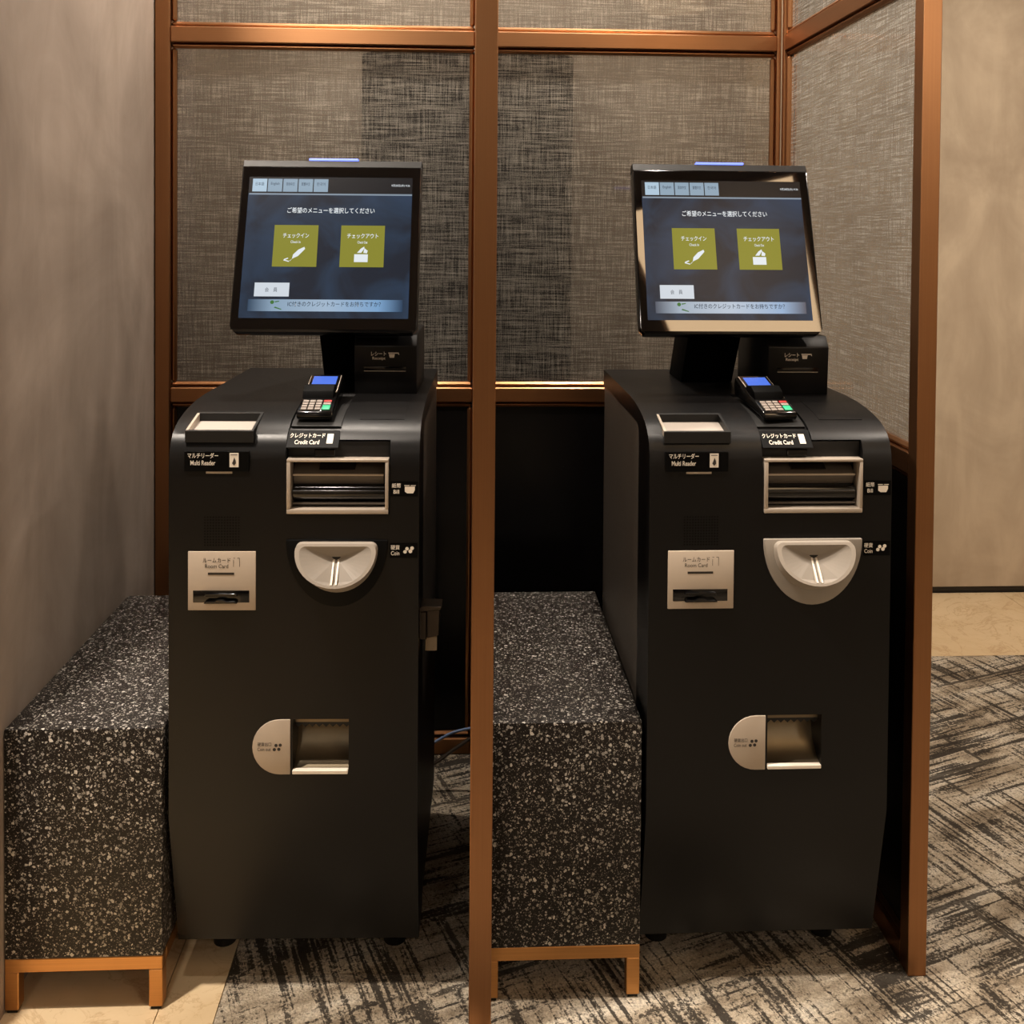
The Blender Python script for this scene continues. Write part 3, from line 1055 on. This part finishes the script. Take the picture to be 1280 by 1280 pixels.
    print_on('lettering', MT['ink_black'], op, FACE, [('硬貨出口', 0.1585, 0.1830, 0.4805, 0.0072), ('Coin out', 0.1585, 0.1820, 0.4715, 0.0062)],
             [disc_pts(0.1885, 0.4710, 0.0030, 12), disc_pts(0.1915, 0.4785, 0.0030, 12), disc_pts(0.1965, 0.4715, 0.0030, 12), disc_pts(0.1990, 0.4790, 0.0030, 12)], 0.0030, bold=0.006)
    sc = prism('coin_chute', [(0.060, 0.5245), (0.0655, 0.5245), (0.0655, 0.4265), (0.003, 0.4265), (0.003, 0.4300), (0.020, 0.4350), (0.048, 0.4600), (0.058, 0.4950)], 0.2208, 0.3202, 'x', MT['steel'], k, 0.0, 40)
    box('brush_strip', 0.2210, 0.3200, 0.020, 0.026, 0.5095, 0.5245, MT['steel'], sc)
    bm = bmesh.new()
    zig = [(0.2210, 0.5095), (0.3200, 0.5095)]
    for i in range(17):
        x = 0.3200 - 0.0990 * i / 16
        zig.append((x, 0.5000 if i % 2 else 0.5055))
    add_prism(bm, zig, 0.021, 0.024, 'y')
    finish('brush_bristles', bm, MT['black'], sc)
    box('outlet_lip', 0.2205, 0.3195, -0.0045, 0.006, 0.4265, 0.4335, MT['white'], k, 0.001, 1)
    # ---- card terminal seat and its sticker
    curved_plate('terminal_seat', 0.2075, 0.298, 0.045, 0.225, -0.0035, 0.004, MT['black'], k)
    py, pz = 0.0175, shell_z(0.0175)
    cc = slab_on('credit_sticker', MT['label_black'], k, rot_plane((0, 0.0155, 1.0225), (1, 0, 0), (0, 0.030, 0.026)), 0.2065, 0.2990, -0.016, 0.022, -0.003, 0.0006)
    CP = rot_plane((0, 0.0155, 1.0225), (1, 0, 0), (0, 0.030, 0.026))
    print_on('lettering', MT['ink_white'], cc, CP, [('クレジットカード', 0.2100, 0.2730, 0.0100, 0.0105), ('Credit Card', 0.2200, 0.2640, -0.0045, 0.0095)],
             [[(0.2770, -0.0075), (0.2880, -0.0075), (0.2880, 0.0140), (0.2770, 0.0140)]], 0.0010, bold=0.012)
    # ---- receipt printer
    pr = prism('receipt_printer', [(0.236, 1.070), (0.231, 1.168), (0.248, 1.190), (0.46, 1.190), (0.46, 1.070)], 0.2965 + rp, 0.4215 + rp, 'x', MT['shell'], k, 0.0022, 30, 2)
    PP = rot_plane((rp, 0.2335, 1.119), (1, 0, 0), (0, -0.005, 0.098))
    slab_on('receipt_slot', MT['gloss_black'], pr, PP, 0.3150, 0.4000, -0.001, 0.0075, -0.002, 0.0014, 0.0006)
    print_on('slot_teeth', MT['silver'], pr, PP, [], [[(0.3155, -0.0022), (0.3995, -0.0022), (0.3995, -0.0010), (0.3155, -0.0010)]], 0.0012)
    print_on('lettering', MT['ink_white'], pr, PP, [('レシート', 0.3300, 0.3600, 0.0335, 0.0085), ('Receipt', 0.3325, 0.3585, 0.0235, 0.0075)],
             [[(0.3670, 0.0255), (0.3760, 0.0255), (0.3775, 0.0330), (0.3655, 0.0330)], [(0.3645, 0.0340), (0.3840, 0.0340), (0.3850, 0.0315), (0.3865, 0.0315), (0.3850, 0.0360), (0.3645, 0.0360)]], 0.0008, bold=0.012)
    # ---- monitor stand
    st = prism('monitor_stand', [(0.405, 1.071), (0.53, 1.071), (0.40, 1.285), (0.285, 1.26)], nx - 0.0575, nx + 0.0575, 'x', MT['neck'], k, 0.003, 30, 2)
    # ---- monitor, built upright in its own frame and leaned back
    mon_bm = bmesh.new()
    HW, L = 0.1850, 0.3665
    pts = [(-HW, 0.012), (-HW + 0.010, 0.0), (HW - 0.010, 0.0), (HW, 0.012), (HW, L - 0.016), (-HW, L - 0.016)]
    add_prism(mon_bm, pts, 0.0, 0.030, 'y')
    add_prism(mon_bm, [(-HW + 0.03, 0.03), (HW - 0.03, 0.03), (HW - 0.03, L - 0.05), (-HW + 0.03, L - 0.05)], 0.030, 0.055, 'y')
    mon = finish('monitor', mon_bm, MT['gloss_black'], k, 30, 0.002, 2)
    mon.location = (mx, 0.195, 1.198)
    mon.rotation_euler = (-math.radians(18.3), 0, 0)
    prism('top_trim', [(0.0005, L - 0.0165), (0.005, L), (0.028, L), (0.030, L - 0.0165)], -HW, HW, 'x', MT['trim'], mon, 0.001, 30, 1)
    box('status_light', -0.050, 0.052, 0.003, 0.020, L, L + 0.0045, MT['led'], mon, 0.001, 1)
    slab_on('bezel_glass', MT['bezel'], mon, FACE, -HW + 0.003, HW - 0.003, 0.006, L - 0.018, -0.001, 0.0008)
    UW, U0 = 0.335, -HW + 0.0165
    VT = L - 0.016 - 0.0235
    VH = VT - 0.0285
    uv = lambda u: U0 + UW * u
    vv = lambda v: VT - VH * v

    def ui(name, mat, u0, u1, v0, v1, lift):
        return slab_on(name, mat, mon, FACE, uv(u0), uv(u1), vv(v1), vv(v0), 0.0006, lift)
    ui('display', MT['display'], 0, 1, 0, 1, 0.0010)
    ui('display_header', MT['ui_header'], 0.0, 1, 0.0, 0.12, 0.0012)
    ui('divider_line', MT['ui_line'], 0.005, 1, 0.120, 0.131, 0.0013)
    for i in range(5):
        a = 0.022 + i * 0.0935
        ui('language_tab', MT['ui_tab_on' if i == 0 else 'ui_tab'], a, a + 0.0875, 0.014, 0.108, 0.0014)
    tl = []
    for i, s in enumerate(('日本語', 'English', '简体中文', '繁體中文', '한국어')):
        a = 0.022 + i * 0.0935
        tl.append((s, uv(a + 0.018), uv(a + 0.070), vv(0.052), 0.0075))
    print_on('tab_lettering', MT['ui_dark'], mon, FACE, tl, [], 0.0018)
    print_on('headline', MT['ui_text'], mon, FACE, [('ご希望のメニューを選択してください', uv(0.245), uv(0.775), vv(0.243), 0.0125)], [], 0.0016, bold=0.010)
    print_on('clock', MT['ui_text'], mon, FACE, [('9月28日(木) 9:36', uv(0.872), uv(0.985), vv(0.058), 0.0062)], [], 0.0016, bold=0.008)
    for u0, u1, s, e, q in ((0.175, 0.440, 'チェックイン', 'Check In', 0), (0.578, 0.842, 'チェックアウト', 'Check Out', 1)):
        bt = ui('menu_button', MT['ui_olive'], u0, u1, 0.350, 0.645, 0.0014)
        um = (u0 + u1) / 2
        w = 0.078 if q == 0 else 0.094
        if q == 0:   # a pen signing
            sh = [[(uv(um + 0.055), vv(0.505)), (uv(um + 0.060), vv(0.520)), (uv(um + 0.020), vv(0.570)), (uv(um - 0.015), vv(0.590)), (uv(um - 0.010), vv(0.560)), (uv(um + 0.020), vv(0.525))],
                  [(uv(um - 0.015), vv(0.590)), (uv(um - 0.010), vv(0.585)), (uv(um - 0.025), vv(0.605)), (uv(um - 0.030), vv(0.605))],
                  [(uv(um - 0.062), vv(0.592)), (uv(um - 0.040), vv(0.582)), (uv(um - 0.036), vv(0.588)), (uv(um - 0.056), vv(0.598)), (uv(um - 0.030), vv(0.606)), (uv(um - 0.034), vv(0.612)), (uv(um - 0.066), vv(0.602))]]
        else:        # a card going into a box
            sh = [[(uv(um - 0.046), vv(0.555)), (uv(um + 0.036), vv(0.555)), (uv(um + 0.036), vv(0.610)), (uv(um - 0.046), vv(0.610))],
                  [(uv(um - 0.030), vv(0.545)), (uv(um - 0.008), vv(0.515)), (uv(um + 0.012), vv(0.500)), (uv(um + 0.014), vv(0.512)), (uv(um - 0.004), vv(0.545))],
                  [(uv(um + 0.008), vv(0.545)), (uv(um + 0.014), vv(0.512)), (uv(um + 0.034), vv(0.530)), (uv(um + 0.030), vv(0.548))]]
        print_on('button_mark', MT['ui_text'], mon, FACE, [(s, uv(um - w), uv(um + w), vv(0.425), 0.0105), (e, uv(um - 0.030), uv(um + 0.030), vv(0.470), 0.0055)], sh, 0.0018, bold=0.010)
    ui('member_button', MT['ui_white'], 0.082, 0.288, 0.757, 0.852, 0.0014)
    print_on('button_mark', MT['ui_dark'], mon, FACE, [('会', uv(0.145), uv(0.168), vv(0.806), 0.0090), ('員', uv(0.195), uv(0.218), vv(0.806), 0.0090)], [], 0.0018)
    ui('message_bar', MT['ui_bar'], 0.05, 0.965, 0.872, 0.953, 0.0014)
    print_on('message', MT['ui_dark'], mon, FACE, [('IC付きのクレジットカードをお持ちですか？', uv(0.285), uv(0.835), vv(0.903), 0.0105)], [], 0.0018, bold=0.008)
    print_on('message_mark', MT['ui_green'], mon, FACE, [], [disc_pts(uv(0.193), vv(0.892), 0.004, 10), [(uv(0.205), vv(0.930)), (uv(0.250), vv(0.944)), (uv(0.250), vv(0.938)), (uv(0.212), vv(0.922))],
                                                              [(uv(0.208), vv(0.886)), (uv(0.234), vv(0.882)), (uv(0.234), vv(0.888)), (uv(0.210), vv(0.894))]], 0.0018)
    # ---- levelling feet
    for x in (0.055, KW - 0.055):
        for y in (0.175, 0.53):
            bm = bmesh.new()
            add_prism(bm, disc_pts(x, y, 0.022, 18), 0.0, 0.014, 'z')
            add_prism(bm, disc_pts(x, y, 0.008, 12), 0.014, 0.084, 'z')
            finish('foot', bm, MT['black'], k, 30)
    if hasp:
        h = box('side_latch', KW - 0.002, KW + 0.012, 0.042, 0.085, 0.650, 0.702, MT['hasp'], k, 0.0015, 1)
        prism('latch_arm', [(KW - 0.001, 0.702), (KW + 0.038, 0.7055), (KW + 0.040, 0.712), (KW + 0.004, 0.713), (KW - 0.001, 0.710)], 0.040, 0.080, 'y', MT['hasp'], h, 0.001, 30, 1)
        prism('latch_body', [(KW + 0.012, 0.650), (KW + 0.034, 0.655), (KW + 0.036, 0.704), (KW + 0.012, 0.702)], 0.050, 0.080, 'y', MT['hasp'], h, 0.0012, 30, 1)
        box('latch_tag', KW + 0.009, KW + 0.030, 0.062, 0.066, 0.622, 0.651, MT['tag'], h)
    return k


K1 = (-0.5340, 1.790, 0.0)
K2 = (0.3235, 1.772, 0.0)
kiosk('black self check-in kiosk left of the middle post with a black coin surround', K1, math.radians(-1.5), 0.2395, 0.2655, 0.0, False, True)
kiosk('black self check-in kiosk right of the middle post with a grey coin surround', K2, 0.0, 0.1995, 0.2000, -0.0115, True, False)


# ------------------------------------------------------------------ card terminals
def terminal(label, kloc, krz, cx, rz):
    R = Matrix.Rotation(krz, 4, 'Z')
    p = Vector(kloc) + R @ Vector((cx, 0.058, 1.0475))
    t = thing('card_terminal', label, 'card terminal', p, krz + rz, 'card payment terminals on the kiosks')
    w = 0.033
    # body profile (y,z) from the front edge to the back
    b = prism('terminal_body', [(0.0, 0.004), (-0.004, 0.012), (0.000, 0.020), (0.050, 0.038), (0.062, 0.040), (0.135, 0.066), (0.146, 0.062), (0.150, 0.048), (0.145, 0.028), (0.080, 0.0205), (0.02, 0.0095)],
              -w, w, 'x', MT['gloss_black'], t, 0.003, 30, 2)
    # the hood that shields the keypad
    prism('keypad_hood', [(0.044, 0.0355), (0.050, 0.0500), (0.066, 0.0590), (0.090, 0.0560), (0.094, 0.0500)], -w + 0.002, w - 0.006, 'x', MT['neck'], t, 0.002, 30, 2)
    TP = rot_plane((0, 0.062, 0.0400), (1, 0, 0), (0, 0.073, 0.026))
    fr = slab_on('screen_frame', MT['silver'], t, TP, -w + 0.003, w - 0.003, 0.010, 0.078, -0.001, 0.0012, 0.0008)
    slab_on('screen_glass', MT['gloss_black'], fr, TP, -w + 0.0045, w - 0.0045, 0.012, 0.0765, 0.0, 0.0018)
    slab_on('screen_picture', MT['term_screen'], fr, TP, -w + 0.010, w - 0.010, 0.014, 0.0700, 0.0, 0.0024)
    KP = rot_plane((0, 0.0, 0.020), (1, 0, 0), (0, 0.050, 0.018))
    for i in range(3):
        for j in range(4):
            a = -0.0265 + i * 0.0125
            slab_on('key', MT['key'], t, KP, a, a + 0.0105, 0.0035 + j * 0.0092, 0.0105 + j * 0.0092, 0.0, 0.0022, 0.0006)
    slab_on('key', MT['key_green'], t, KP, 0.0120, 0.0265, 0.0035, 0.0195, 0.0, 0.0022, 0.0006)['label'] = 'green enter key'
    slab_on('key', MT['key_red'], t, KP, 0.0120, 0.0265, 0.0310, 0.0380, 0.0, 0.0022, 0.0006)['label'] = 'red cancel key'
    slab_on('key', MT['key'], t, KP, 0.0120, 0.0265, 0.0215, 0.0290, 0.0, 0.0022, 0.0006)
    # bracket under the terminal
    prism('terminal_bracket', [(0.006, 0.0025), (0.008, 0.008), (0.06, 0.0185), (0.125, 0.027), (0.125, 0.0200), (0.06, 0.0155)], -0.022, 0.022, 'x', MT['black'], t, 0.0008, 30, 1)
    return t


terminal('black card terminal with lit blue screen on the left kiosk', K1, math.radians(-1.5), 0.2475, 0.0)
terminal('black card terminal with lit blue screen on the right kiosk', K2, 0.0, 0.2545, math.radians(6))

# ------------------------------------------------------------------ cables behind the left kiosk
c = tube('network_cable', smooth_path([(-0.22, 2.425, 0.07), (-0.150, 2.46, 0.09), (-0.083, 2.47, 0.122), (-0.035, 2.47, 0.147), (0.0175, 2.46, 0.165)]), 0.0035, MT['cable_blue'])
tag(c, 'pale blue cable running from behind the left kiosk to the middle screen', 'cable')
c = tube('power_cable', smooth_path([(-0.22, 2.425, 0.03), (-0.150, 2.46, 0.045), (-0.083, 2.47, 0.069), (-0.035, 2.47, 0.102), (0.0175, 2.46, 0.143)]), 0.0045, MT['cable_grey'])
tag(c, 'grey cable running below the pale blue one behind the left kiosk', 'cable')


# ------------------------------------------------------------------ ceiling lamps (out of frame, mirrored in the glass)
def lamp(x, y, label, mat='lamp', r=0.045):
    t = thing('ceiling_downlight', label, 'ceiling light', (x, y, CEIL), 0, 'ceiling downlights')
    bm = bmesh.new()
    n = 24
    ro = [bm.verts.new((r * 1.35 * math.cos(2 * math.pi * i / n), r * 1.35 * math.sin(2 * math.pi * i / n), -0.004)) for i in range(n)]
    ri = [bm.verts.new((r * math.cos(2 * math.pi * i / n), r * math.sin(2 * math.pi * i / n), -0.004)) for i in range(n)]
    rt = [bm.verts.new((r * math.cos(2 * math.pi * i / n), r * math.sin(2 * math.pi * i / n), -0.001)) for i in range(n)]
    rb = [bm.verts.new((r * 1.35 * math.cos(2 * math.pi * i / n), r * 1.35 * math.sin(2 * math.pi * i / n), 0.0)) for i in range(n)]
    for i in range(n):
        j = (i + 1) % n
        for a, b in ((ro, ri), (ri, rt), (rb, ro)):
            bm.faces.new((a[i], a[j], b[j], b[i]))
    finish('trim_ring', bm, MT['black'], t, 30)
    bm = bmesh.new()
    add_prism(bm, disc_pts(0, 0, r, n), -0.003, -0.001, 'z')
    finish('diffuser', bm, MT[mat], t)
    return t


for (x, y, w, c_, b, tgt, lab) in DOWNLIGHTS:
    lamp(x, y, lab)
for x, lab in ADDED_WASH:  # housings for the added wall-wash lights
    t = thing('added_linear_lamp', lab, 'ceiling light', (x, -1.25, CEIL), 0)
    box('added_lamp_housing', -1.02, 1.02, -0.07, 0.07, -0.05, 0.0, MT['black'], t, 0.003, 1)
t = thing('luminous_ceiling_panel', 'long luminous ceiling panel set askew in front of the right kiosk', 'ceiling light', (PANEL[0], PANEL[1], CEIL), math.radians(-PANEL[4]))
pw, pd = PANEL[2], PANEL[3]
box('diffuser', 0.02, pw - 0.02, -pd + 0.02, -0.02, -0.022, -0.012, MT['panel_lamp'], t)
for a in ((0, pw, -0.02, 0), (0, pw, -pd, -pd + 0.02), (0, 0.02, -pd + 0.02, -0.02), (pw - 0.02, pw, -pd + 0.02, -0.02)):
    box('panel_frame', a[0], a[1], a[2], a[3], -0.03, 0.0, MT['bronze_x'], t)
